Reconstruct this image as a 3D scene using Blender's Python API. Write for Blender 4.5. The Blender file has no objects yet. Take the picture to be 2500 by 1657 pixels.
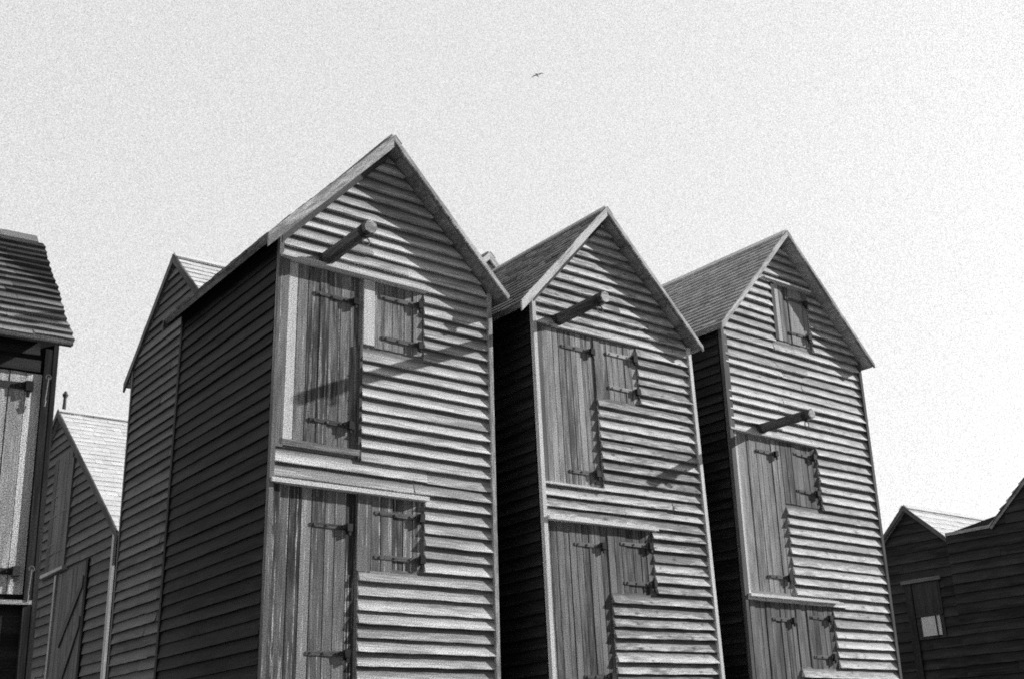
# Tall tarred net huts by the sea, seen from below in hard side light (black and white photograph).
import bpy, bmesh, math, random
from mathutils import Vector, Matrix

R = random.Random(7)
sc = bpy.context.scene
col = sc.collection
G = 1.6                       # camera height above the ground: heights below are given above the eye

# ------------------------------------------------------------------ camera
CAM = Vector((-4.4424, -9.4354, G))
YAW, PIT, ROL, FPX = -37.6877, 20.1104, -2.0926, 2798.339
ya, pi_, ro = map(math.radians, (YAW, PIT, ROL))
fw = Vector((math.sin(-ya) * math.cos(pi_), math.cos(-ya) * math.cos(pi_), math.sin(pi_)))
r0 = Vector((math.cos(-ya), -math.sin(-ya), 0)); u0 = r0.cross(fw)
rt = r0 * math.cos(ro) + u0 * math.sin(ro); up = -r0 * math.sin(ro) + u0 * math.cos(ro)
cd = bpy.data.cameras.new('camera'); cam = bpy.data.objects.new('camera', cd); col.objects.link(cam)
cam.matrix_world = Matrix(((rt.x, up.x, -fw.x, CAM.x), (rt.y, up.y, -fw.y, CAM.y), (rt.z, up.z, -fw.z, CAM.z), (0, 0, 0, 1)))
cd.sensor_width = 36; cd.lens = FPX / 2500 * 36; cd.clip_start = .05; cd.clip_end = 2000
sc.camera = cam

# ------------------------------------------------------------------ light
SUN = Vector((3.45, -1.0, 1.55)).normalized()
sd = bpy.data.lights.new('sun', 'SUN'); sd.energy = 5.0; sd.angle = math.radians(.5); sd.color = (1, 1, 1)
so = bpy.data.objects.new('sun', sd); so.rotation_euler = (-SUN).to_track_quat('-Z', 'Y').to_euler()
so.location = (10, -6, 20); col.objects.link(so)
w = bpy.data.worlds.new('World'); sc.world = w; w.use_nodes = True
nt = w.node_tree; nt.nodes.clear(); L = nt.links.new
def N(t, kind, **kw):
    n = t.nodes.new(kind)
    for k, v in kw.items():
        if k.startswith('i_'): n.inputs[k[2:].replace('_', ' ')].default_value = v
        else: setattr(n, k, v)
    return n
sky = N(nt, 'ShaderNodeTexSky'); sky.sky_type = 'NISHITA'; sky.sun_disc = False
sky.sun_elevation = math.asin(SUN.z); sky.sun_rotation = math.atan2(SUN.x, SUN.y)
sky.air_density = 1.0; sky.dust_density = 4.0; sky.ozone_density = 1.0
bw = N(nt, 'ShaderNodeRGBToBW'); L(sky.outputs[0], bw.inputs[0])
geo = N(nt, 'ShaderNodeTexCoord')
cn = N(nt, 'ShaderNodeTexNoise', i_Scale=1500.0, i_Detail=2.0, i_Roughness=.8); L(geo.outputs['Generated'], cn.inputs['Vector'])
md_ = N(nt, 'ShaderNodeMapRange', interpolation_type='SMOOTHSTEP')     # added mask: dims the unseen sky behind the camera to deepen shade on fronts
for k_, v_ in (('From Min', -.5), ('From Max', .14), ('To Min', .16), ('To Max', 1.0)): md_.inputs[k_].default_value = v_
dt = N(nt, 'ShaderNodeVectorMath', operation='DOT_PRODUCT'); dt.inputs[1].default_value = (-.33, .94, 0); L(geo.outputs['Generated'], dt.inputs[0]); L(dt.outputs['Value'], md_.inputs['Value'])
mr = N(nt, 'ShaderNodeMapRange', clamp=False); mr.inputs['From Min'].default_value = .3; mr.inputs['From Max'].default_value = .7
mr.inputs['To Min'].default_value = .5; mr.inputs['To Max'].default_value = 1.5; L(cn.outputs[0], mr.inputs['Value'])
hz = N(nt, 'ShaderNodeMath', operation='MULTIPLY_ADD'); L(bw.outputs[0], hz.inputs[0]); hz.inputs[1].default_value = .62; hz.inputs[2].default_value = 6.75   # bright sea haze
mm = N(nt, 'ShaderNodeMath', operation='MULTIPLY'); L(hz.outputs[0], mm.inputs[0]); L(mr.outputs[0], mm.inputs[1])
bg = N(nt, 'ShaderNodeBackground'); bg.inputs['Strength'].default_value = .1; m2 = N(nt, 'ShaderNodeMath', operation='MULTIPLY'); L(mm.outputs[0], m2.inputs[0]); L(md_.outputs[0], m2.inputs[1]); L(m2.outputs[0], bg.inputs['Color'])
wo = N(nt, 'ShaderNodeOutputWorld'); L(bg.outputs[0], wo.inputs[0])
sc.view_settings.view_transform = 'Standard'; sc.view_settings.look = 'None'
sc.view_settings.exposure = 0; sc.view_settings.gamma = 1
sc.render.engine = 'CYCLES'; sc.cycles.use_denoising = False
sc.cycles.filter_width = 1.75; sc.cycles.max_bounces = 6; sc.cycles.diffuse_bounces = 3

# ------------------------------------------------------------------ materials
MATS = {}
def wood(name, lo, hi, streak=0., sc_u=2.5, sc_v=70., tintamp=.35, grain=.5, bump=.14, bleach=.85, stain=.35, lapshade=.25, speck=1.15, knots=0.):
    """weathered tarred timber: grain runs along U; 'tint' varies board by board"""
    m = bpy.data.materials.new(name); m.use_nodes = True; t = m.node_tree; t.nodes.clear(); l = t.links.new
    uv = N(t, 'ShaderNodeUVMap'); at = N(t, 'ShaderNodeAttribute', attribute_name='tint')
    def noise(su, sv, detail=5., rough=.6, dist=0.):
        mp = N(t, 'ShaderNodeMapping'); mp.inputs['Scale'].default_value = (su, sv, 1); l(uv.outputs[0], mp.inputs[0])
        n = N(t, 'ShaderNodeTexNoise', noise_dimensions='2D'); n.inputs['Scale'].default_value = 1
        n.inputs['Detail'].default_value = detail; n.inputs['Roughness'].default_value = rough; n.inputs['Distortion'].default_value = dist
        l(mp.outputs[0], n.inputs['Vector']); return n.outputs[0]
    def mapr(x, a, b, c, d, clamp=True):
        r = N(t, 'ShaderNodeMapRange', clamp=clamp); l(x, r.inputs['Value'])
        for k, v in (('From Min', a), ('From Max', b), ('To Min', c), ('To Max', d)): r.inputs[k].default_value = v
        return r.outputs[0]
    def math_(op, a, b, clamp=False):
        n = N(t, 'ShaderNodeMath', operation=op, use_clamp=clamp)
        for i, x in enumerate((a, b)):
            if isinstance(x, (int, float)): n.inputs[i].default_value = x
            else: l(x, n.inputs[i])
        return n.outputs[0]
    g = noise(sc_u, sc_v, 6, .65); st = noise(1.1, 7, 4, .6, .4); sp = noise(125, 125, 2, .75)
    v = mapr(g, .3, .7, -.5 * grain, .5 * grain, False)
    v = math_('ADD', v, mapr(st, .3, .7, -stain, stain, False))
    v = math_('ADD', v, mapr(at.outputs['Fac'], 0, 1, -tintamp, tintamp, False))
    v = math_('ADD', v, .5, True)
    base = mapr(v, 0, 1, lo, hi)
    if streak > 0:
        s1 = noise(.9, 38, 3, .55); s2 = noise(5, 110, 4, .7)
        s = math_('MULTIPLY', mapr(s1, .575, .65, 0, 1), mapr(s2, .42, .56, .1, 1))
        s = math_('MULTIPLY', s, streak)
        s = math_('MAXIMUM', s, math_('MULTIPLY', mapr(at.outputs['Fac'], 1.15, 1.5, 0, 1), mapr(s2, .3, .5, .35, 1)))
        mx = N(t, 'ShaderNodeMix', data_type='FLOAT'); l(s, mx.inputs[0]); l(base, mx.inputs[2]); mx.inputs[3].default_value = bleach
        base = mx.outputs[0]
    if knots > 0:
        vm = N(t, 'ShaderNodeMapping'); vm.inputs['Scale'].default_value = (6, 11, 1); l(uv.outputs[0], vm.inputs[0])
        vo = N(t, 'ShaderNodeTexVoronoi', voronoi_dimensions='2D'); vo.inputs['Scale'].default_value = 1; l(vm.outputs[0], vo.inputs['Vector'])
        kc = N(t, 'ShaderNodeSeparateColor'); l(vo.outputs['Color'], kc.inputs[0])
        kk = math_('MULTIPLY', mapr(math_('ADD', vo.outputs['Distance'], mapr(g, .3, .7, -.12, .12, False)), .06, .2, 1, 0), mapr(kc.outputs[0], .74, .78, 0, knots))
        base = math_('MULTIPLY', base, mapr(kk, 0, 1, 1, .15))
    la = N(t, 'ShaderNodeAttribute', attribute_name='lap')      # soft shade below the overlapping board, painted into the base colour
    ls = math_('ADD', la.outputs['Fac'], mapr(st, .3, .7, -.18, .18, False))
    base = math_('MULTIPLY', base, mapr(ls, .3, .85, 1, lapshade))
    base = math_('MULTIPLY', base, mapr(sp, .3, .7, 1 - speck, 1 + speck, False))
    base = math_('MAXIMUM', base, lo * .12)
    cb = N(t, 'ShaderNodeCombineColor')
    for i in range(3): l(base, cb.inputs[i])
    b = N(t, 'ShaderNodeBsdfPrincipled'); l(cb.outputs[0], b.inputs['Base Color'])
    b.inputs['Roughness'].default_value = .8; b.inputs['Specular IOR Level'].default_value = .25
    bp = N(t, 'ShaderNodeBump'); bp.inputs['Strength'].default_value = bump; bp.inputs['Distance'].default_value = .01
    l(math_('ADD', g, math_('MULTIPLY', sp, .3)), bp.inputs['Height']); l(bp.outputs[0], b.inputs['Normal'])
    o = N(t, 'ShaderNodeOutputMaterial'); l(b.outputs[0], o.inputs[0])
    MATS[name] = m; return m
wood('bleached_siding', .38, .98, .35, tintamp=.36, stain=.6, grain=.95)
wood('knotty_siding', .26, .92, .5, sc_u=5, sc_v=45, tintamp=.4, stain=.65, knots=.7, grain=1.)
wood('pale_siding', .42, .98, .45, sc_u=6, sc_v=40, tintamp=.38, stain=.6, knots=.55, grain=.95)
wood('tarred_siding', .010, .052, .25, bleach=.13, lapshade=.6, stain=.5, tintamp=.25)
wood('grey_siding', .07, .16, .1, bleach=.4, lapshade=.6)
wood('hazy_siding', .07, .19, .1, bleach=.3, lapshade=.6)
wood('streaky_door', .04, .30, .8, tintamp=.6, bleach=.85, sc_v=55, grain=.5, stain=.3)
wood('worn_door', .06, .42, .55, sc_v=70, tintamp=.4, grain=.6, stain=.35, bleach=.9)
wood('grey_door', .10, .56, .5, sc_v=90, tintamp=.35, grain=.7, stain=.3)
wood('dark_door', .03, .32, .5, sc_v=90, tintamp=.35, bleach=.5, grain=.7, stain=.3)
wood('bleached_door', .4, .95, .5, tintamp=.3, stain=.5)
wood('bleached_board', .68, .99, .3, sc_v=40)
wood('tarred_board', .05, .16, .35, bleach=.4)
wood('tarred_roof', .14, .5, .0, sc_u=9, sc_v=22, tintamp=.22, lapshade=.4, speck=1.2, stain=.3)
wood('grey_roof', .3, .75, .0, sc_u=9, sc_v=22, tintamp=.22, lapshade=.35, speck=1.2, stain=.3)
wood('pale_roof', .6, .92, .0, sc_u=4, sc_v=20, tintamp=.2, lapshade=.88)
wood('dark_tiles', .10, .30, .02, sc_u=6, sc_v=12, tintamp=.5, bleach=.5)
wood('log', .05, .16, .4, sc_u=3, sc_v=60, bleach=.35)
wood('rough_board', .3, .9, .3, sc_u=6, sc_v=40, stain=.5, tintamp=.3, grain=.8)
wood('iron', .015, .07, .0, sc_u=20, sc_v=20, bump=.1)
wood('strap_iron', .06, .26, .4, sc_u=6, sc_v=40, bump=.1, bleach=.35)
wood('pale_strap', .3, .6, .3, sc_u=6, sc_v=40, bump=.1)
wood('pale_iron', .5, .8, .0, sc_u=20, sc_v=20, bump=.1)
wood('shingle', .05, .14, .0, sc_u=9, sc_v=9, tintamp=.2)
wood('feather', .7, .95, .0, sc_u=9, sc_v=9, tintamp=.2, bump=.05)
wood('feather_dark', .12, .2, .0, sc_u=9, sc_v=9, tintamp=.2, bump=.05)
wood('dull_glass', .5, .7, .0, sc_u=3, sc_v=3, bump=.0)

# ------------------------------------------------------------------ mesh building
class Fr:
    """a flat frame: point(u, w, v) = O + u U + w W + v N"""
    def __init__(s, O, U, W, Nn): s.O, s.U, s.W, s.N = Vector(O), Vector(U).normalized(), Vector(W).normalized(), Vector(Nn).normalized()
    def p(s, u, w, v=0.): return s.O + s.U * u + s.W * w + s.N * v
class MB:
    def __init__(s): s.v, s.f, s.uv, s.t, s.lp = [], [], [], [], []
    def face(s, pts, uvs, tint=.5, lap=None):
        i = len(s.v); s.v += [tuple(p) for p in pts]; s.f.append(tuple(range(i, i + len(pts)))); s.uv.append(uvs); s.t.append(tint); s.lp.append(lap or (0,) * len(pts))
    def build(s, name, mat, parent=None):
        me = bpy.data.meshes.new(name); me.from_pydata(s.v, [], s.f); me.update()
        me.uv_layers.new(name='UVMap'); k = 0
        me.attributes.new('tint', 'FLOAT', 'FACE'); me.attributes.new('lap', 'FLOAT', 'CORNER')
        ul, a, lp = me.uv_layers['UVMap'], me.attributes['tint'], me.attributes['lap']
        for i, f in enumerate(s.f):
            a.data[i].value = s.t[i]
            for j in range(len(f)): ul.data[k].uv = s.uv[i][j]; lp.data[k].value = s.lp[i][j]; k += 1
        me.materials.append(MATS[mat])
        bm = bmesh.new(); bm.from_mesh(me); bmesh.ops.remove_doubles(bm, verts=bm.verts, dist=1e-5)
        bmesh.ops.recalc_face_normals(bm, faces=bm.faces); bm.to_mesh(me); bm.free()
        o = bpy.data.objects.new(name, me); col.objects.link(o)
        if parent: o.parent = parent
        return o
    def box(s, fr, u0, u1, w0, w1, v0, v1, along='u', tint=None, j=0., cham=0.):
        tint = R.random() if tint is None else tint; ou, ov = R.uniform(0, 50), R.uniform(0, 50)
        q = lambda: R.uniform(-j, j)
        c = {(a, b, d): fr.p((u0, u1)[a] + q(), (w0, w1)[b] + q(), (v0, v1)[d]) for a in (0, 1) for b in (0, 1) for d in (0, 1)}
        P = lambda a, b, d: ((u0, u1)[a], (w0, w1)[b], (v0, v1)[d])
        def uvof(k, fx):
            x, y, z = P(*k)
            ab = [(x, z), (x, y), (y, z)][fx] if along == 'u' else [(z, x), (y, x), (y, z)][fx]
            if along == 'w' and fx == 0: ab = (z, x)
            return (ab[0] + ou, ab[1] + ov)
        for ks, fx in ((((0, 0, 1), (1, 0, 1), (1, 1, 1), (0, 1, 1)), 1), (((0, 0, 0), (1, 0, 0), (1, 1, 0), (0, 1, 0)), 1),
                       (((0, 0, 0), (1, 0, 0), (1, 0, 1), (0, 0, 1)), 0), (((0, 1, 0), (1, 1, 0), (1, 1, 1), (0, 1, 1)), 0),
                       (((0, 0, 0), (0, 1, 0), (0, 1, 1), (0, 0, 1)), 2), (((1, 0, 0), (1, 1, 0), (1, 1, 1), (1, 0, 1)), 2)):
            s.face([c[k] for k in ks], [uvof(k, fx) for k in ks], tint)
    def poly_prism(s, fr, pts, v0, v1, udir=(1, 0), tint=None):
        tint = R.random() if tint is None else tint; ou = R.uniform(0, 50)
        d = Vector(udir).normalized(); e = Vector((-d.y, d.x))
        uvf = lambda p: (Vector(p).dot(d) + ou, Vector(p).dot(e) + ou)
        for v in (v0, v1): s.face([fr.p(p[0], p[1], v) for p in pts], [uvf(p) for p in pts], tint)
        n = len(pts)
        for i in range(n):
            a, b = pts[i], pts[(i + 1) % n]
            s.face([fr.p(*a, v0), fr.p(*b, v0), fr.p(*b, v1), fr.p(*a, v1)], [uvf(a), uvf(b), (uvf(b)[0], uvf(b)[1] + abs(v1 - v0)), (uvf(a)[0], uvf(a)[1] + abs(v1 - v0))], tint)
    def strip(s, fr, a, b, drop, v0, v1, n=9, jit=.005):
        """a sagging plank of plumb depth `drop` hung along the line a-b, with uneven edges"""
        a, b = Vector(a), Vector(b); pts = []
        for i in range(n + 1):
            p = a.lerp(b, i / n); e = 0 if i in (0, n) else 1
            pts.append(((p.x, p.y + e * R.uniform(-jit, jit)), (p.x, p.y - drop + e * R.uniform(-jit, jit))))
        t = R.random()
        for i in range(n):
            q = [pts[i][0], pts[i + 1][0], pts[i + 1][1], pts[i][1]]
            dd = (b - a).normalized(); ee = Vector((-dd.y, dd.x)); uvf = lambda p: (Vector(p).dot(dd), Vector(p).dot(ee) + 3 * t)
            s.face([fr.p(*p, v1) for p in q], [uvf(p) for p in q], t); s.face([fr.p(*p, v0) for p in q], [uvf(p) for p in q], t)
            for k in (0, 1): s.face([fr.p(*pts[i][k], v0), fr.p(*pts[i + 1][k], v0), fr.p(*pts[i + 1][k], v1), fr.p(*pts[i][k], v1)], [uvf(pts[i][k]), uvf(pts[i + 1][k]), uvf(pts[i + 1][k]), uvf(pts[i][k])], t)
        for i in (0, n): s.face([fr.p(*pts[i][0], v0), fr.p(*pts[i][0], v1), fr.p(*pts[i][1], v1), fr.p(*pts[i][1], v0)], [(0, 0), (0, .03), (.1, .03), (.1, 0)], t)
    def board(s, fr, a0, a1, b0, b1, w0, w1, tb, tt, rag=.004, seg=.14, tint=None):
        """a lapped board: bottom edge a0..a1 at w0 standing tb proud, top edge b0..b1 at w1 standing tt proud"""
        tint = R.random() if tint is None else tint; ou, ov = R.uniform(0, 60), R.uniform(0, 60)
        n = max(1, int((a1 - a0) / seg)); bow = R.uniform(-.004, .004); slip = R.uniform(-.003, .003)
        rows = []
        for i in range(n + 1):
            f = i / n; ua, ub = a0 + (a1 - a0) * f, b0 + (b1 - b0) * f
            wz = w0 + R.uniform(-rag, rag) + slip * (f - .5) * 2; tv = tb + R.uniform(-rag, rag) * .5 + bow * math.sin(f * 3.1)
            rows.append((ua, ub, wz, tv))
        for i in range(n):
            A, B = rows[i], rows[i + 1]
            s.face([fr.p(A[0], A[2], A[3]), fr.p(B[0], B[2], B[3]), fr.p(B[1], w1, tt), fr.p(A[1], w1, tt)],
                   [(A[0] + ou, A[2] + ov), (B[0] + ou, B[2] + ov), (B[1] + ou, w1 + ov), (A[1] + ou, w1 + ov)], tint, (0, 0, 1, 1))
            s.face([fr.p(A[0], A[2], 0), fr.p(B[0], B[2], 0), fr.p(B[0], B[2], B[3]), fr.p(A[0], A[2], A[3])],
                   [(A[0] + ou, ov), (B[0] + ou, ov), (B[0] + ou, ov + .03), (A[0] + ou, ov + .03)], tint)
        for k in (0, n):
            A = rows[k]
            s.face([fr.p(A[0], A[2], 0), fr.p(A[0], A[2], A[3]), fr.p(A[1], w1, tt), fr.p(A[1], w1, 0)],
                   [(ou, A[2] + ov), (ou + .03, A[2] + ov), (ou + .02, w1 + ov), (ou, w1 + ov)], tint)
    def siding(s, fr, lo, hi, w0, w1, ex, t=.03, holes=(), maxlen=2.2, rag=.004, start=None, tintf=None):
        """rows of lapped boards between the lines lo(w) and hi(w), skipping the holes (u0, u1, w0, w1)"""
        z = start if start is not None else w0; row = 0; jt = {}
        def jit(k):
            if k not in jt: jt[k] = 0 if abs(k * ex) < 1e-6 else R.uniform(-.006, .006)
            return jt[k]
        k0 = 0
        while z > w0: z -= ex; k0 -= 1
        while z < w1 - .02:
            a, b = max(z + jit(k0), w0), min(z + ex + jit(k0 + 1), w1); m = (a + b) / 2
            if b > w0 and b - a > .03:
                spans = [(lo(a), hi(a), lo(b), hi(b))]
                if spans[0][1] - spans[0][0] > .03:
                    cuts = sorted((h[0], h[1]) for h in holes if h[2] < m < h[3])
                    L_, H_, L2, H2 = spans[0]; cur, cur2, out = L_, L2, []
                    for c0, c1 in cuts:
                        if c0 > cur + .02: out.append((cur, c0, cur2, c0))
                        cur = cur2 = max(cur, c1)
                    if H_ > cur + .02: out.append((cur, H_, cur2, max(H2, cur2 + .005)))
                    for (p0, p1, q0, q1) in out:
                        xs = [p0]
                        while p1 - xs[-1] > maxlen: 
                            nx = xs[-1] + R.uniform(.45, 1) * maxlen
                            if p1 - nx < .3: break
                            xs.append(nx)
                        xs.append(p1)
                        for i in range(len(xs) - 1):
                            x0, x1 = xs[i] + (.002 if i else 0), xs[i + 1]
                            y0 = q0 if i == 0 else x0; y1 = q1 if i == len(xs) - 2 else x1
                            s.board(fr, x0, x1, min(y0, y1), y1, a + R.uniform(-.004, .004) - (.014 if R.random() < .05 else 0), min(b + .004, w1), t * R.uniform(.8, 1.25), .004, rag, tint=tintf(row) if tintf else None)
            row += 1; z += ex; k0 += 1
    def tube(s, p0, p1, r0, r1, n=12, tint=None, wob=0.):
        tint = R.random() if tint is None else tint; p0, p1 = Vector(p0), Vector(p1); d = (p1 - p0)
        a = d.orthogonal().normalized(); b = d.normalized().cross(a); Lh = d.length; o = R.uniform(0, 20)
        rr = [[(p0 + d * f) + (a * math.cos(6.2832 * k / n) + b * math.sin(6.2832 * k / n)) * (r0 + (r1 - r0) * f) * (1 + R.uniform(-wob, wob)) for k in range(n)] for f in (0, .25, .5, .75, 1)]
        for q in range(4):
            for k in range(n):
                k2 = (k + 1) % n
                s.face([rr[q][k], rr[q][k2], rr[q + 1][k2], rr[q + 1][k]], [(o + Lh * q / 4, k * .03), (o + Lh * q / 4, k * .03 + .03), (o + Lh * (q + 1) / 4, k * .03 + .03), (o + Lh * (q + 1) / 4, k * .03)], tint)
        for q in (0, 4): s.face(rr[q], [(o + x.x, x.z) for x in rr[q]], tint)
    def torus(s, c, ax1, ax2, r, t, n=14, m=6):
        c, x, y = Vector(c), Vector(ax1).normalized(), Vector(ax2).normalized(); z = x.cross(y)
        g = []
        for i in range(n):
            a = 6.2832 * i / n; d = x * math.cos(a) + y * math.sin(a)
            g.append([c + d * (r + t * math.cos(6.2832 * k / m)) + z * t * math.sin(6.2832 * k / m) for k in range(m)])
        for i in range(n):
            for k in range(m):
                i2, k2 = (i + 1) % n, (k + 1) % m
                s.face([g[i][k], g[i2][k], g[i2][k2], g[i][k2]], [(0, 0), (.1, 0), (.1, .1), (0, .1)], .5)

def empty(name, loc, rot, label, cat, group=None):
    o = bpy.data.objects.new(name, None); col.objects.link(o); o.location = loc; o.rotation_euler = rot
    o['label'] = label; o['category'] = cat
    if group: o['group'] = group
    return o
def front(): return Fr((0, 0, 0), (1, 0, 0), (0, 0, 1), (0, -1, 0))

# ------------------------------------------------------------------ joinery
def hinge(fr, u0, u1, w, v, parent, mat='strap_iron', h=.05, knuckle=True):
    """a long strap hinge with its pintle block at the u1 end"""
    m = MB(); a_ = R.uniform(-.006, .006)
    m.poly_prism(fr, [(u0, w - h * .3 + a_), (u0 + .02, w - h * .36 + a_), (u1, w - h / 2), (u1, w + h / 2), (u0 + .02, w + h * .36 + a_), (u0, w + h * .3 + a_)], v - .004, v + .010, tint=R.random())
    for f_ in (.12, .45, .8):
        ub = u0 + (u1 - u0) * f_; m.box(fr, ub - .009, ub + .009, w - .009, w + .009, v + .010, v + .018, tint=R.random(), j=.002)
    o = m.build('strap_hinge', mat, parent)
    if knuckle:
        k = MB(); k.box(fr, u1 - .005, u1 + .05, w - h * .75, w + h * .75, v - .004, v + .042, along='w', j=.008)
        k.box(fr, u1 + .012, u1 + .034, w - h * 1.5, w - h * .75, v + .012, v + .036, along='w', j=.003)
        k.box(fr, u1 - .05, u1 - .02, w - .012, w + .012, v + .014, v + .03)
        k.build('pintle', 'iron', o)
    return o
def door(name, fr, u0, u1, w0, w1, v, n, mat, parent, bleached={}, backing=True, gap=.012):
    """a plank door: n upright boards, each of its own tone, in front of a dark backing"""
    m = MB(); wd = (u1 - u0) / n
    x = u0
    cuts = [u0] + [u0 + wd * (i + R.uniform(-.12, .12)) for i in range(1, n)] + [u1]
    for i in range(n):
        t = bleached[i] if i in bleached else R.random() * .9
        m.box(fr, cuts[i] + gap / 2, cuts[i + 1] - gap / 2, w0 + R.uniform(0, .008), w1, v - .03, v + R.uniform(-.006, .004), along='w', tint=t, j=.0015)
    if backing: m.box(fr, u0, u1, w0 + .01, w1 - .01, v - .045, v - .022, along='w', tint=-.6)
    return m.build(name, mat, parent)
def plank(name, fr, u0, u1, w0, w1, v0, v1, mat, parent, along='u', tint=None, j=.002):
    m = MB(); m.box(fr, u0, u1, w0, w1, v0, v1, along=along, tint=tint, j=j); return m.build(name, mat, parent)

# ------------------------------------------------------------------ the gabled hut
def gable_hut(name, loc, rot, W, D, xl, xc, xr, ze, zp, yf, yb, ex, label, cat, group, mats, holes=(), start=None, thk=.10, t=.044,
              barge=(.10, .045), roof_ex=.112, corner=.026, frieze=True, rag=.0032, zel=None, zer=None, detail=True, roof_t=.022, cap=True, shingle=.24):
    """front gable in the plane y = 0 facing -y; ridge along y from yf (in front) to yb"""
    root = empty(name, loc, rot, label, cat, group)
    zel = ze if zel is None else zel; zer = ze if zer is None else zer
    sl, sr = (zp - zel) / (xc - xl), (zp - zer) / (xr - xc)
    topz = lambda x: zp - (sl * (xc - x) if x < xc else sr * (x - xc))
    und = lambda x: topz(x) - thk
    F = front()
    # front wall
    m = MB(); hl, hr, hp = und(0), und(W), und(xc)
    m.face([F.p(0, -.03, -.004), F.p(W, -.03, -.004), F.p(W, hr, -.004), F.p(xc, hp, -.004), F.p(0, hl, -.004)], [(0, 0), (W, 0), (W, hr), (xc, hp), (0, hl)], -1.)
    lo = lambda z: max(corner, xc - (zp - thk - z) / sl) if z > hl else corner
    hi = lambda z: min(W - corner, xc + (zp - thk - z) / sr) if z > hr else W - corner
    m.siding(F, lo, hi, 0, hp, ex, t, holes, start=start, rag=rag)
    m.build('wall', mats['front'], root)
    # side and back walls
    for O, U, Nn, ln, h in (((0, D, 0), (0, -1, 0), (-1, 0, 0), D, hl), ((W, 0, 0), (0, 1, 0), (1, 0, 0), D, hr)):
        f = Fr(O, U, (0, 0, 1), Nn); m = MB()
        m.face([f.p(0, -.03, -.004), f.p(ln, -.03, -.004), f.p(ln, h, -.004), f.p(0, h, -.004)], [(0, 0), (ln, 0), (ln, h), (0, h)], -.5)
        m.siding(f, lambda z: .03, lambda z, ln=ln: ln - .03, 0, h - .01, ex, t * .5, start=start, rag=.002, maxlen=3.2)
        m.build('wall', mats['side'], root)
        plank('corner_board', f, .0 if O[0] == 0 else ln - .05, .05 if O[0] == 0 else ln, -.02, h - .02, -.002, t * .5 + .009, 'tarred_siding', root, 'w')
    f = Fr((W, D, 0), (-1, 0, 0), (0, 0, 1), (0, 1, 0)); m = MB()
    m.face([f.p(0, -.03, -.004), f.p(W, -.03, -.004), f.p(W, hl, -.004), f.p(W - xc, hp, -.004), f.p(0, hr, -.004)], [(0, 0), (W, 0), (W, hl), (W - xc, hp), (0, hr)], 0)
    m.siding(f, lambda z: max(.03, W - hi(z)), lambda z: min(W - .03, W - lo(z)), 0, hp, ex, t * .8, start=start)
    m.build('wall', mats['side'], root)
    # corner boards
    for x0, x1, h, cm in ((-.024, corner - .003, hl, mats.get('corner_l', mats['corner'])), (W - corner + .003, W + .024, hr, mats['corner'])):
        plank('corner_board', F, x0, x1, -.02, h - .005, -.002, t * 1.2, cm, root, along='w')
    # roof slopes
    for s_, (xe, zee) in enumerate(((xl, zel), (xr, zer))):
        d = Vector((xc - xe, 0, zp - zee)); ln = d.length; n = Vector((-d.z, 0, d.x)) if s_ == 0 else Vector((d.z, 0, -d.x))
        f = Fr((xe, yf, zee), (0, 1, 0), d, n); m = MB(); dy = yb - yf
        m.box(f, 0, dy, .0, ln - .004, -.055, -.003, tint=.2)
        m.siding(f, lambda z: -.012 + R.uniform(-.012, .012), lambda z: dy, 0, ln, roof_ex, roof_t, maxlen=shingle, rag=.005)
        m.build('roof', mats['roof'], root)
        e = Fr((xc, yf - .002, zp), (1, 0, 0), (0, 0, 1), (0, -1, 0)); dv = barge[s_] / math.cos(math.atan2(d.z, abs(d.x)))
        off = .022
        pts = [(xe - xc, zee - zp + off), (0, off), (0, off - dv), (xe - xc, zee - zp + off - dv)]
        if s_ == 1: pts = [(xe - xc, zee - zp + off), (.002, off), (.002, off - dv), (xe - xc, zee - zp + off - dv)]
        b = MB(); b.strip(e, pts[0], pts[1], dv, 0, .026); b.build('bargeboard', mats['barge'], root)
        b = MB(); e2 = Fr((xc, yb + .002, zp), (1, 0, 0), (0, 0, 1), (0, 1, 0)); b.poly_prism(e2, pts, 0, .026, (d.x, d.z)); b.build('bargeboard', 'tarred_board', root)
        if frieze and s_ == 0:
            q = thk / 1; xw = 0 if s_ == 0 else W; zz = und(xw) - zp
            pts = [(xw - xc, zz), (0, -q), (0, -q - dv * .75), (xw - xc, zz - dv * .75)]
            if s_ == 1: pts = [(p[0] if p[0] else .002, p[1]) for p in pts]
            b = MB(); b.poly_prism(Fr((xc, 0, zp), (1, 0, 0), (0, 0, 1), (0, -1, 0)), pts, .002, t + .012, (d.x, d.z)); b.build('frieze_board', mats['frieze'], root)
    if cap:
        m = MB()
        for xe, zee, sg in ((xl, zel, -1), (xr, zer, 1)):
            d = Vector((xe - xc, 0, zee - zp)).normalized(); n = Vector((-d.z, 0, d.x)) * (1 if sg > 0 else -1)
            if n.z < 0: n = -n
            f = Fr((xc, yf - .02, zp + .012), (0, 1, 0), d, n); m.box(f, 0, yb - yf + .03, -.003 * sg, .12, .012, .034)
        m.build('ridge_cap', mats['roof'], root)
    return root

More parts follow.
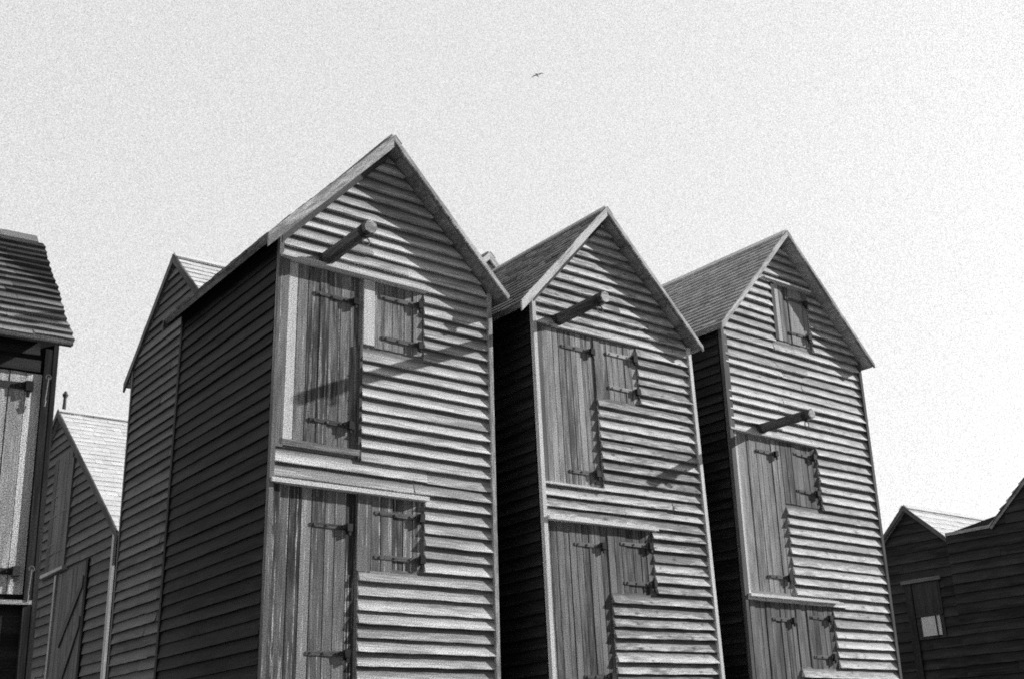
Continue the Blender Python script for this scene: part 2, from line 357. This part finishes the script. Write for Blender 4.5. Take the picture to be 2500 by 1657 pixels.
def hoist(root, x, z, ln, r=.068, ring=True, sq=False):
    m = MB(); m.tube((x, .05, z), (x, -ln, z + .01), r * 1.08, r * .97, 8, .4, .06); b = m.build('hoist_beam', 'log', root)
    c = MB(); c.tube((x, -ln + .004, z), (x, -ln - .012, z), r * .96, r * .96, 8, .6); c.build('end_cap', 'rough_board', b)
    for ya_, yb_ in ((-ln + .12, -ln + .07), (-.05, -.09)):
        k = MB(); k.tube((x, ya_, z), (x, yb_, z), r * 1.1, r * 1.1, 12, .5); k.build('iron_band', 'iron', b)
    if ring:
        k = MB(); k.torus((x, -ln + .09, z - r - .05), (1, 0, 0), (0, 0, 1), .04, .007); k.tube((x, -ln + .09, z - r + .01), (x, -ln + .09, z - r - .02), .008, .008, 6); k.build('ring', 'strap_iron', b)
    return b

ROW = 'tall gabled net huts standing in the front row'
BACK = 'gabled net huts standing behind the front row'
T_ = lambda X, Y, q, lx, ly: ((X - lx * 3.6, Y - ly * 3.6, 0), (-ly, lx, math.radians(q)))
F = front()

# ---- the big hut left of centre
loc, rot = T_(0, 0, 0, .0093, .0039)
h1 = gable_hut('net_hut', loc, rot, 2.5, 2.43, -.218, 1.167, 2.658, 4.79 + G, 6.31 + G, -.18, 2.47, .128,
   'tallest front hut with streaky peeling doors, nearest of the three matching gabled huts', 'hut', ROW,
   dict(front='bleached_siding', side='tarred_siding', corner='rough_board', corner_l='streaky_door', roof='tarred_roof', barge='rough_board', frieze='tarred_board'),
   holes=[(-1, .93, 2.80 + G, 4.69 + G), (.9, 1.66, 3.95 + G, 4.69 + G), (-1, .93, -1, 2.46 + G), (.9, 1.66, 1.70 + G, 2.46 + G)], start=4.69 + G)
plank('door_post', F, -.005, .10, 2.78 + G, 4.66 + G, -.002, .034, 'dark_door', h1, 'w', tint=1.)
d = door('door', F, .105, .90, 2.87 + G, 4.66 + G, .006, 7, 'worn_door', h1, bleached={0: 1.5})
hinge(F, .40, .82, 4.39 + G, .006, d); hinge(F, .38, .79, 3.09 + G, .006, d)
plank('door_ledge', F, .06, .91, 2.80 + G, 2.862 + G, -.002, .034, 'grey_door', h1, tint=.4)
plank('door_jamb', F, .902, .932, 2.76 + G, 3.95 + G, -.002, .03, 'tarred_board', h1, 'w', tint=.9)
plank('door_post', F, .935, 1.06, 3.96 + G, 4.66 + G, -.002, .03, 'bleached_board', h1, 'w', tint=.8)
d = door('shutter', F, 1.065, 1.645, 3.945 + G, 4.66 + G, .012, 5, 'grey_door', h1)
hinge(F, 1.13, 1.585, 4.515 + G, .012, d); hinge(F, 1.16, 1.585, 4.07 + G, .012, d)
plank('drip_board', F, -.01, 1.67, 4.668 + G, 4.695 + G, .0, .105, 'bleached_board', h1, tint=.7)
plank('drip_board', F, -.01, 1.68, 2.435 + G, 2.475 + G, .0, .085, 'bleached_board', h1, tint=.9)
plank('door_post', F, -.005, .095, 0, 2.43 + G, -.002, .034, 'streaky_door', h1, 'w', tint=.35)
d = door('door', F, .10, .905, .02, 2.43 + G, .006, 7, 'streaky_door', h1, bleached={2: 1.2, 0: .5, 1: .25})
hinge(F, .42, .80, 2.10 + G, .006, d); hinge(F, .42, .80, .955 + G, .006, d)
plank('door_post', F, .91, 1.055, 1.705 + G, 2.43 + G, -.002, .024, 'streaky_door', h1, 'w', tint=.75)
d = door('shutter', F, 1.06, 1.645, 1.70 + G, 2.43 + G, .012, 5, 'streaky_door', h1)
hinge(F, 1.10, 1.60, 2.27 + G, .012, d); hinge(F, 1.10, 1.60, 1.855 + G, .012, d)
hoist(h1, .48, 4.755 + G, .93)

# ---- the middle hut
loc, rot = T_(3.094, -.1, 1.07, -.0081, .0077)
h2 = gable_hut('net_hut', loc, rot, 2.503, 2.40, -.277, 1.139, 2.622, 4.716 + G, 6.243 + G, -.155, 2.46, .1225,
   'middle of the three matching gabled huts, grey upper door and knotty boarding', 'hut', ROW,
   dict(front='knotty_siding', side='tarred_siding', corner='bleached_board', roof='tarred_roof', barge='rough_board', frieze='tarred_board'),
   holes=[(-1, .905, 2.77 + G, 4.60 + G), (.9, 1.59, 3.83 + G, 4.60 + G), (-1, .905, -1, 2.38 + G), (.9, 1.59, 1.615 + G, 2.38 + G)], start=4.60 + G, corner=.03, barge=(.085, .045))
plank('door_post', F, -.005, .105, 2.75 + G, 4.57 + G, -.002, .03, 'tarred_board', h2, 'w', tint=1.)
plank('door_post', F, -.012, .006, -1.5 + G, 4.55 + G, .02, .05, 'bleached_board', h2, 'w', tint=.6)
d = door('door', F, .11, .895, 2.775 + G, 4.57 + G, .008, 9, 'grey_door', h2, gap=.010)
hinge(F, .41, .84, 4.39 + G, .008, d); hinge(F, .42, .80, 2.94 + G, .008, d)
d = door('shutter', F, .90, 1.58, 3.825 + G, 4.57 + G, .012, 7, 'grey_door', h2, gap=.010)
hinge(F, 1.10, 1.52, 4.42 + G, .012, d, 'pale_strap'); hinge(F, 1.11, 1.53, 4.005 + G, .012, d, 'pale_strap')
plank('drip_board', F, .28, 1.62, 4.59 + G, 4.615 + G, .0, .05, 'bleached_board', h2, tint=.6)
plank('drip_board', F, .03, 1.64, 2.365 + G, 2.40 + G, .0, .085, 'bleached_board', h2, tint=1.)
plank('door_ledge', F, .04, .90, 2.755 + G, 2.775 + G, .0, .05, 'bleached_board', h2, tint=.8)
d = door('door', F, .006, .895, .02, 2.36 + G, .006, 10, 'dark_door', h2, gap=.010)
hinge(F, .42, .80, 2.14 + G, .006, d); hinge(F, .44, .80, .775 + G, .006, d)
d = door('shutter', F, .90, 1.58, 1.62 + G, 2.36 + G, .012, 7, 'dark_door', h2, gap=.010)
hinge(F, 1.09, 1.52, 2.19 + G, .012, d); hinge(F, 1.10, 1.53, 1.765 + G, .012, d)
hoist(h2, .36, 4.68 + G, .83, .066)

# ---- the right hut
loc, rot = T_(6.341, .12, .97, .0061, -.0089)
h3 = gable_hut('net_hut', loc, rot, 2.962, 2.5, -.16, 1.427, 3.127, 5.258 + G, 6.937 + G, -.172, 2.56, .1265,
   'right of the three matching gabled huts, with a loft hatch high in its gable', 'hut', ROW,
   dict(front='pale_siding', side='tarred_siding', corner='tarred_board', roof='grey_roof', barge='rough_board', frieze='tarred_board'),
   holes=[(-1, .985, 1.80 + G, 3.875 + G), (.95, 1.74, 3.0 + G, 3.875 + G), (-1, .955, -1, 1.785 + G), (.95, 1.71, .925 + G, 1.785 + G), (1.12, 1.93, 5.30 + G, 6.19 + G)],
   start=3.875 + G, zel=5.20 + G, corner=.03, barge=(.06, .045))
plank('corner_board', F, -.008, .09, 3.885 + G, 5.15 + G, .0, .042, 'tarred_board', h3, 'w', tint=.9)
plank('loft_jamb', F, 1.125, 1.195, 5.30 + G, 6.17 + G, -.002, .036, 'tarred_board', h3, 'w', tint=.2)
plank('drip_board', F, .98, 1.99, 6.175 + G, 6.20 + G, .0, .07, 'bleached_board', h3, tint=.5)
d = door('shutter', F, 1.2, 1.915, 5.315 + G, 6.165 + G, .01, 7, 'grey_door', h3, gap=.010, bleached={0: 1.3})
hinge(F, 1.44, 1.85, 5.99 + G, .01, d); hinge(F, 1.45, 1.85, 5.47 + G, .01, d)
plank('door_post', F, -.008, .075, 1.80 + G, 3.84 + G, -.002, .034, 'tarred_board', h3, 'w', tint=.9)
plank('door_post', F, .078, .12, 1.80 + G, 3.84 + G, -.002, .024, 'bleached_board', h3, 'w', tint=.6)
d = door('door', F, .122, .98, 1.825 + G, 3.84 + G, .006, 9, 'grey_door', h3, gap=.010)
hinge(F, .50, .85, 3.65 + G, .006, d); hinge(F, .49, .87, 2.045 + G, .006, d)
d = door('shutter', F, .985, 1.73, 3.005 + G, 3.84 + G, .012, 7, 'dark_door', h3, gap=.010)
hinge(F, 1.25, 1.64, 3.71 + G, .012, d); hinge(F, 1.23, 1.63, 3.21 + G, .012, d)
plank('drip_board', F, -.01, 1.755, 3.855 + G, 3.88 + G, .0, .06, 'bleached_board', h3, tint=.4)
plank('drip_board', F, .05, 1.76, 1.765 + G, 1.80 + G, .0, .085, 'bleached_board', h3, tint=1.1)
plank('door_post', F, -.005, .085, 0, 1.76 + G, -.03, .006, 'tarred_siding', h3, 'w', tint=.2)
d = door('door', F, .09, .945, .02, 1.76 + G, .006, 9, 'dark_door', h3, gap=.010)
hinge(F, .50, .86, 1.52 + G, .006, d)
d = door('shutter', F, .95, 1.70, .93 + G, 1.76 + G, .012, 7, 'dark_door', h3, gap=.010)
hinge(F, 1.22, 1.59, 1.575 + G, .012, d); hinge(F, 1.22, 1.59, 1.095 + G, .012, d)
hoist(h3, .60, 3.945 + G, .86, .062)

# ---- hut behind, its gable turned to the left (ridge along x): local front = the gable that faces -x
QL = math.radians(-90)
h4 = gable_hut('net_hut', (.43, 5.16, 0), (0, 0, QL), 2.46, 1.9, -.27, 1.25, 2.76, 4.93 + G, 6.27 + G, -.03, 1.96, .128,
   'side-on hut tucked behind the tallest hut, its dark gable turned left', 'hut', BACK,
   dict(front='hazy_siding', side='hazy_siding', corner='hazy_siding', roof='pale_roof', barge='tarred_board', frieze='tarred_board'), frieze=False, barge=(.09, .09), start=6.3, corner=.02, roof_ex=.16, roof_t=.014, t=.03)

# ---- hut behind the gap between the tallest and the middle hut: only its ridge end shows
h9 = gable_hut('net_hut', (3.45, 2.93, 0), (0, 0, 0), 2.5, 1.7, -.2, 1.25, 2.7, 5.51 + G, 6.96 + G, -.05, 1.76, .128,
   'far hut whose pale ridge end alone peeps over the roof of the tallest hut', 'hut', BACK,
   dict(front='pale_siding', side='hazy_siding', corner='bleached_board', roof='tarred_roof', barge='rough_board', frieze='bleached_board'), frieze=False, barge=(.08, .08), start=6.3)

# ---- low wide shed with a tiled roof and a finial, far left
h5 = gable_hut('net_shed', (1.0, 13.751, 0), (0, 0, QL), 6.651, 5.5, -.27, 3.326, 6.949, 3.227 + G, 5.946 + G, -.08, 5.6, .16,
   'low wide shed with pale tiled roof and a ball finial on the ridge end', 'shed', None,
   dict(front='grey_siding', side='grey_siding', corner='pale_strap', roof='pale_roof', barge='tarred_board', frieze='tarred_board'), frieze=False, barge=(.1, .1), start=6.3,
   corner=.07, roof_ex=.17, roof_t=.012, t=.03)
U5 = lambda y: 13.751 - y
plank('door_ledge', F, U5(10.59), U5(9.269), 3.061 + G, 3.116 + G, .0, .10, 'pale_strap', h5, tint=.4)
plank('door_jamb', F, U5(9.478), U5(9.368), 3.116 + G, 4.9 + G, .0, .05, 'grey_siding', h5, 'w', tint=1.)
door('door', F, U5(10.48), U5(9.489), 3.127 + G, 5.066 + G, .032, 5, 'hazy_siding', h5, gap=.010)
plank('door_jamb', F, U5(9.742), U5(9.654), .02, 3.017 + G, .0, .065, 'pale_strap', h5, 'w', tint=.1)
d5 = door('door', F, U5(9.632), U5(8.245), .02, 3.017 + G, .035, 7, 'hazy_siding', h5, gap=.005)
plank('door_jamb', F, U5(8.234), U5(8.135), .02, 3.061 + G, .0, .05, 'tarred_siding', h5, 'w', tint=-.4)
for a, b in ((2.75, 1.93), (2.15, 1.05)):
    m = MB(); m.poly_prism(F, [(U5(9.214), b + G - .08), (U5(9.214), b + G + .08), (U5(8.289), a + G + .08), (U5(8.289), a + G - .08)], .036, .06, (1, .8)); m.build('brace', 'grey_siding', d5)
plank('window_ledge', F, U5(11.086), U5(9.742), 1.343 + G, 1.432 + G, .0, .22, 'bleached_board', h5, tint=.9)
m = MB(); zr = 5.946 + G + .03; m.tube((3.326, .0, zr), (3.326, .0, zr + .24), .035, .025, 8, .3)
m.tube((3.326, .0, zr + .22), (3.326, .0, zr + .27), .03, .055, 8, .3); m.tube((3.326, .0, zr + .27), (3.326, .0, zr + .34), .055, .015, 8, .3); m.build('finial', 'tarred_board', h5)

# ---- eaves-on hut at the left edge (ridge along x, roof slope facing the camera)
root = empty('net_hut', (-1.86, 0, 0), (0, -.02, 0), 'hut cut by the left edge, its dark tiled roof slope above a bleached plank door', 'hut', ROW)
h0 = root; W0 = 2.6; D0 = 2.0; zE = 3.345 + G; zR = 4.72 + G; yE = -.25; yR = 1.0
f0 = Fr((-W0, 0, 0), (1, 0, 0), (0, 0, 1), (0, -1, 0)); hw = 3.45 + G
X0 = lambda x: x + 1.93 + W0        # world x to the wall's own u
m = MB(); m.face([f0.p(0, -.03, -.004), f0.p(W0, -.03, -.004), f0.p(W0, hw, -.004), f0.p(0, hw, -.004)], [(0, 0), (W0, 0), (W0, hw), (0, hw)], 0)
m.siding(f0, lambda z: .03, lambda z: W0 - .14, 0, hw, .128, .03, holes=[(X0(-3.0), W0, -1, 3.2 + G)]); m.build('wall', 'tarred_siding', h0)
for O, U, Nn in (((-W0, D0, 0), (0, -1, 0), (-1, 0, 0)), ((0, 0, 0), (0, 1, 0), (1, 0, 0))):
    f = Fr(O, U, (0, 0, 1), Nn); m = MB(); pk = zR - .08
    m.face([f.p(0, -.03, -.004), f.p(D0, -.03, -.004), f.p(D0, hw, -.004), f.p(D0 / 2, pk, -.004), f.p(0, hw, -.004)], [(0, 0), (D0, 0), (D0, hw), (D0 / 2, pk), (0, hw)], 0)
    m.siding(f, lambda z: .02 + max(0, (z - hw) / (pk - hw)) * D0 / 2, lambda z: D0 - .02 - max(0, (z - hw) / (pk - hw)) * D0 / 2, 0, pk, .128, .014); m.build('wall', 'tarred_siding', h0)
f = Fr((0, D0, 0), (-1, 0, 0), (0, 0, 1), (0, 1, 0)); m = MB()
m.face([f.p(0, -.03, -.004), f.p(W0, -.03, -.004), f.p(W0, hw, -.004), f.p(0, hw, -.004)], [(0, 0), (W0, 0), (W0, hw), (0, hw)], 0)
m.siding(f, lambda z: .02, lambda z: W0 - .02, 0, hw, .128, .024); m.build('wall', 'tarred_siding', h0)
for sg in (-1, 1):
    ye = yE if sg < 0 else D0 - yE; dv = Vector((0, yR - ye, zR - zE)); f = Fr((-W0 - .0, ye, zE), (1, 0, 0), dv, (0, dv.z * sg * 1., abs(dv.y)))
    m = MB(); m.box(f, 0, W0 + .05, .0, dv.length - .004, -.05, -.003, tint=.1)
    m.siding(f, lambda z: 0, lambda z: W0 + .055 + R.uniform(-.008, .008), 0, dv.length, .116, .028, maxlen=.3, rag=.006, tintf=lambda k: {0: 1.24, 1: .9, 2: 1.28, 3: 1.1}.get(k, R.random() * .8)); m.build('roof', 'dark_tiles', h0)
m = MB()
for sg in (-1, 1):
    dv = Vector((0, sg * (yR - yE), zE - zR)).normalized(); n = Vector((0, -dv.z * sg, abs(dv.y)))
    f = Fr((-W0 - .05, yR, zR + .01), (1, 0, 0), dv, n)
    for k in range(8): m.box(f, k * .33, k * .33 + .325, -.003 * sg, .13, .02, .05 + .006 * (k % 2))
m.build('ridge_cap', 'bleached_board', h0)
fe = Fr((-W0, yE, zE), (1, 0, 0), (0, 0, 1), (0, -1, 0))
plank('eaves_board', fe, 0, W0 + .052, -.03, .02, -.01, .012, 'tarred_board', h0, tint=1.)
fs = Fr((-W0, 0, 0), (1, 0, 0), (0, 0, 1), (0, -1, 0))
plank('corner_board', fs, W0 - .035, W0 + .003, -.02, 3.38 + G, -.002, .038, 'tarred_siding', h0, 'w', tint=.45)
plank('door_post', fs, X0(-2.03), W0 - .037, -.02, 3.33 + G, -.002, .035, 'tarred_siding', h0, 'w', tint=.3)
plank('lintel', fs, X0(-2.9), X0(-2.06), 3.12 + G, 3.22 + G, .0, .04, 'tarred_siding', h0, tint=.6)
d = door('door', fs, X0(-2.86), X0(-2.035), 1.33 + G, 3.11 + G, .01, 7, 'bleached_door', h0, gap=.006)
hinge(fs, X0(-2.6), X0(-2.16), 2.99 + G, .012, d, 'iron', .06); hinge(fs, X0(-2.6), X0(-2.13), 1.50 + G, .012, d, 'iron', .05)
plank('door_ledge', fs, X0(-3.0), X0(-1.975), 1.25 + G, 1.28 + G, .0, .06, 'pale_strap', h0, tint=.8)
door('door', fs, X0(-2.86), X0(-2.06), .02, 1.22 + G, -.01, 7, 'tarred_siding', h0)
for zz in (2.98, 1.42):
    m = MB(); a = fs.p(X0(-2.0), zz + G + .1, .06); b = fs.p(X0(-2.012), zz + G - .1, .06)
    m.tube(a, b, .008, .008, 6, .8); m.torus(a, (1, 0, 0), (0, 0, 1), .02, .006); m.tube(b, b + Vector((.0, .0, -.05)), .014, .008, 6, .8); m.build('hasp', 'strap_iron', h0)

# ---- the two dark sheds far right
h7 = gable_hut('net_shed', (16, 5.6, 0), (0, 0, QL), 2.98, 4.0, -.1, 1.49, 3.08, 3.10 + G, 4.56 + G, -.08, 4.1, .19,
   'distant dark shed with pale sunlit roof and a small pale window', 'shed', None,
   dict(front='tarred_siding', side='tarred_siding', corner='tarred_siding', roof='pale_roof', barge='tarred_board', frieze='tarred_board'), frieze=False, barge=(.08, .08), roof_ex=.2, corner=.03, start=6., roof_t=.012, t=.024)
U7 = lambda y: 5.6 - y
plank('lintel', F, U7(4.45), U7(3.55), 3.03 + G, 3.10 + G, .0, .07, 'hazy_siding', h7, tint=.7)
plank('door_jamb', F, U7(4.40), U7(4.24), .02, 3.02 + G, .0, .05, 'iron', h7, 'w', tint=.0)
wn = plank('window', F, U7(4.23), U7(3.62), 1.93 + G, 3.02 + G, .0, .034, 'iron', h7, 'w')
plank('pane', F, U7(4.20), U7(3.66), 2.40 + G, 3.0 + G, .036, .042, 'tarred_siding', wn, 'w', tint=1.)
p7 = plank('pane', F, U7(4.12), U7(3.70), 1.99 + G, 2.36 + G, .036, .046, 'dull_glass', wn, 'w', tint=.6); p7['label'] = 'bright lower pane'
plank('glazing_bar', F, U7(4.22), U7(3.64), 2.362 + G, 2.398 + G, .034, .056, 'iron', wn)
plank('glazing_bar', F, U7(3.80), U7(3.775), 1.96 + G, 2.362 + G, .034, .056, 'iron', wn, 'w')

root = empty('net_shed', (15.85, 3.22, 0), (0, 0, QL), 'dark boarded shed at the right edge, its roofline rising out of a low flat link', 'shed')
h8 = root; pts = [(0, 0), (4.4, 0), (4.4, 3.83 + G), (2.75, 5.33 + G), (.98, 3.83 + G), (0, 3.83 + G)]
m = MB(); f8 = front()
m.face([f8.p(a, b, -.004) for a, b in pts], pts, 0)
top = lambda z: z > 3.83 + G
m.siding(f8, lambda z: .98 + (z - 3.83 - G) / .85 if top(z) else 0, lambda z: 4.4 - (z - 3.83 - G) / .9 if top(z) else 4.4, 0, 5.33 + G, .19, .024, start=3.83 + G)
m.build('wall', 'tarred_siding', h8)
for O, U, Nn, ln, hh in (((0, 2.5, 0), (0, -1, 0), (-1, 0, 0), 2.5, 3.83 + G), ((4.4, 0, 0), (0, 1, 0), (1, 0, 0), 2.5, 3.83 + G)):
    f = Fr(O, U, (0, 0, 1), Nn); m = MB(); m.face([f.p(0, -.03, -.004), f.p(ln, -.03, -.004), f.p(ln, hh, -.004), f.p(0, hh, -.004)], [(0, 0), (ln, 0), (ln, hh), (0, hh)], 0)
    m.siding(f, lambda z: .02, lambda z: 2.48, 0, hh, .19, .025, start=3.83 + G); m.build('wall', 'tarred_siding', h8)
m = MB(); m.box(Fr((0, 0, 3.83 + G), (1, 0, 0), (0, 1, 0), (0, 0, 1)), 0, .98, -.03, 2.5, -.03, .03)
m.build('flat_roof', 'tarred_roof', h8)
for xa, xb in ((.95, 2.75), (4.5, 2.75)):
    za = 3.83 + G - (.02 if xa < 2 else .09); dv = Vector((xb - xa, 0, 5.33 + G + .06 - za)); n = Vector((-dv.z, 0, dv.x)) if xa < 2 else Vector((dv.z, 0, -dv.x))
    f = Fr((xa, -.045, za), (0, 1, 0), dv, n); m = MB(); m.box(f, 0, 2.6, 0, dv.length, -.06, -.003); m.siding(f, lambda z: R.uniform(-.03, 0), lambda z: 2.6, 0, dv.length, .2, .03); m.build('roof', 'tarred_roof', h8)

# ------------------------------------------------------------------ gull
gp = CAM + (fw + rt * (1312 - 1250) / FPX + up * (828.5 - 184) / FPX).normalized() * 86
def loft(bm, secs):
    rings = [[bm.verts.new(p) for p in s] for s in secs]
    for a, b in zip(rings, rings[1:]):
        for i in range(len(a)): bm.faces.new((a[i], a[(i + 1) % len(a)], b[(i + 1) % len(a)], b[i]))
    bm.faces.new(rings[0]); bm.faces.new(rings[-1][::-1])
def ell(c, rx, rz, n=10): return [Vector((c[0] + rx * math.cos(6.2832 * k / n), c[1], c[2] + rz * math.sin(6.2832 * k / n))) for k in range(n)]
bm = bmesh.new()
loft(bm, [ell((0, y, z), a, b) for y, z, a, b in ((-.30, .0, .06, .012), (-.20, .0, .05, .025), (-.05, 0, .075, .07), (.1, .0, .08, .08), (.2, .01, .055, .06), (.25, .02, .045, .05), (.3, .02, .035, .035), (.32, .02, .015, .015))])
for s in (-1, 1):
    secs = []
    for x, y, z, c, t in ((.02, .06, .03, .2, .035), (.16, .10, .09, .19, .022), (.3, .10, .10, .16, .018), (.44, .04, .0, .12, .013), (.56, -.05, -.15, .07, .009), (.64, -.13, -.30, .015, .006)):
        secs.append([Vector((s * x, y + c / 2 * math.cos(6.2832 * k / 8), z + t * math.sin(6.2832 * k / 8))) for k in range(8)])
    loft(bm, secs)
bmesh.ops.recalc_face_normals(bm, faces=bm.faces)
me = bpy.data.meshes.new('gull'); bm.to_mesh(me); bm.free()
tmp = bpy.data.objects.new('gull', me); col.objects.link(tmp)
md = tmp.modifiers.new('remesh', 'REMESH'); md.mode = 'VOXEL'; md.voxel_size = .012
dg = bpy.context.evaluated_depsgraph_get(); me2 = bpy.data.meshes.new_from_object(tmp.evaluated_get(dg)); tmp.modifiers.clear(); tmp.data = me2
me2.materials.clear(); me2.materials.append(MATS['feather'])
if not me2.uv_layers: me2.uv_layers.new(name='UVMap')
for i, l_ in enumerate(me2.loops): me2.uv_layers[0].data[i].uv = me2.vertices[l_.vertex_index].co.xy
tmp.location = gp; tmp.rotation_euler = (math.radians(6), math.radians(-4), math.radians(-60))
tmp['label'] = 'gull gliding on bent wings in the open sky above the huts'; tmp['category'] = 'gull'
m = MB(); m.tube((0, .31, .02), (0, .37, .008), .012, .003, 6); m.build('beak', 'feather_dark', tmp)

# ------------------------------------------------------------------ ground
m = MB(); s_ = 600
m.face([(-s_, -s_, 0), (s_, -s_, 0), (s_, s_, 0), (-s_, s_, 0)], [(-s_, -s_), (s_, -s_), (s_, s_), (-s_, s_)], .5)
g = m.build('ground', 'shingle'); g['kind'] = 'structure'
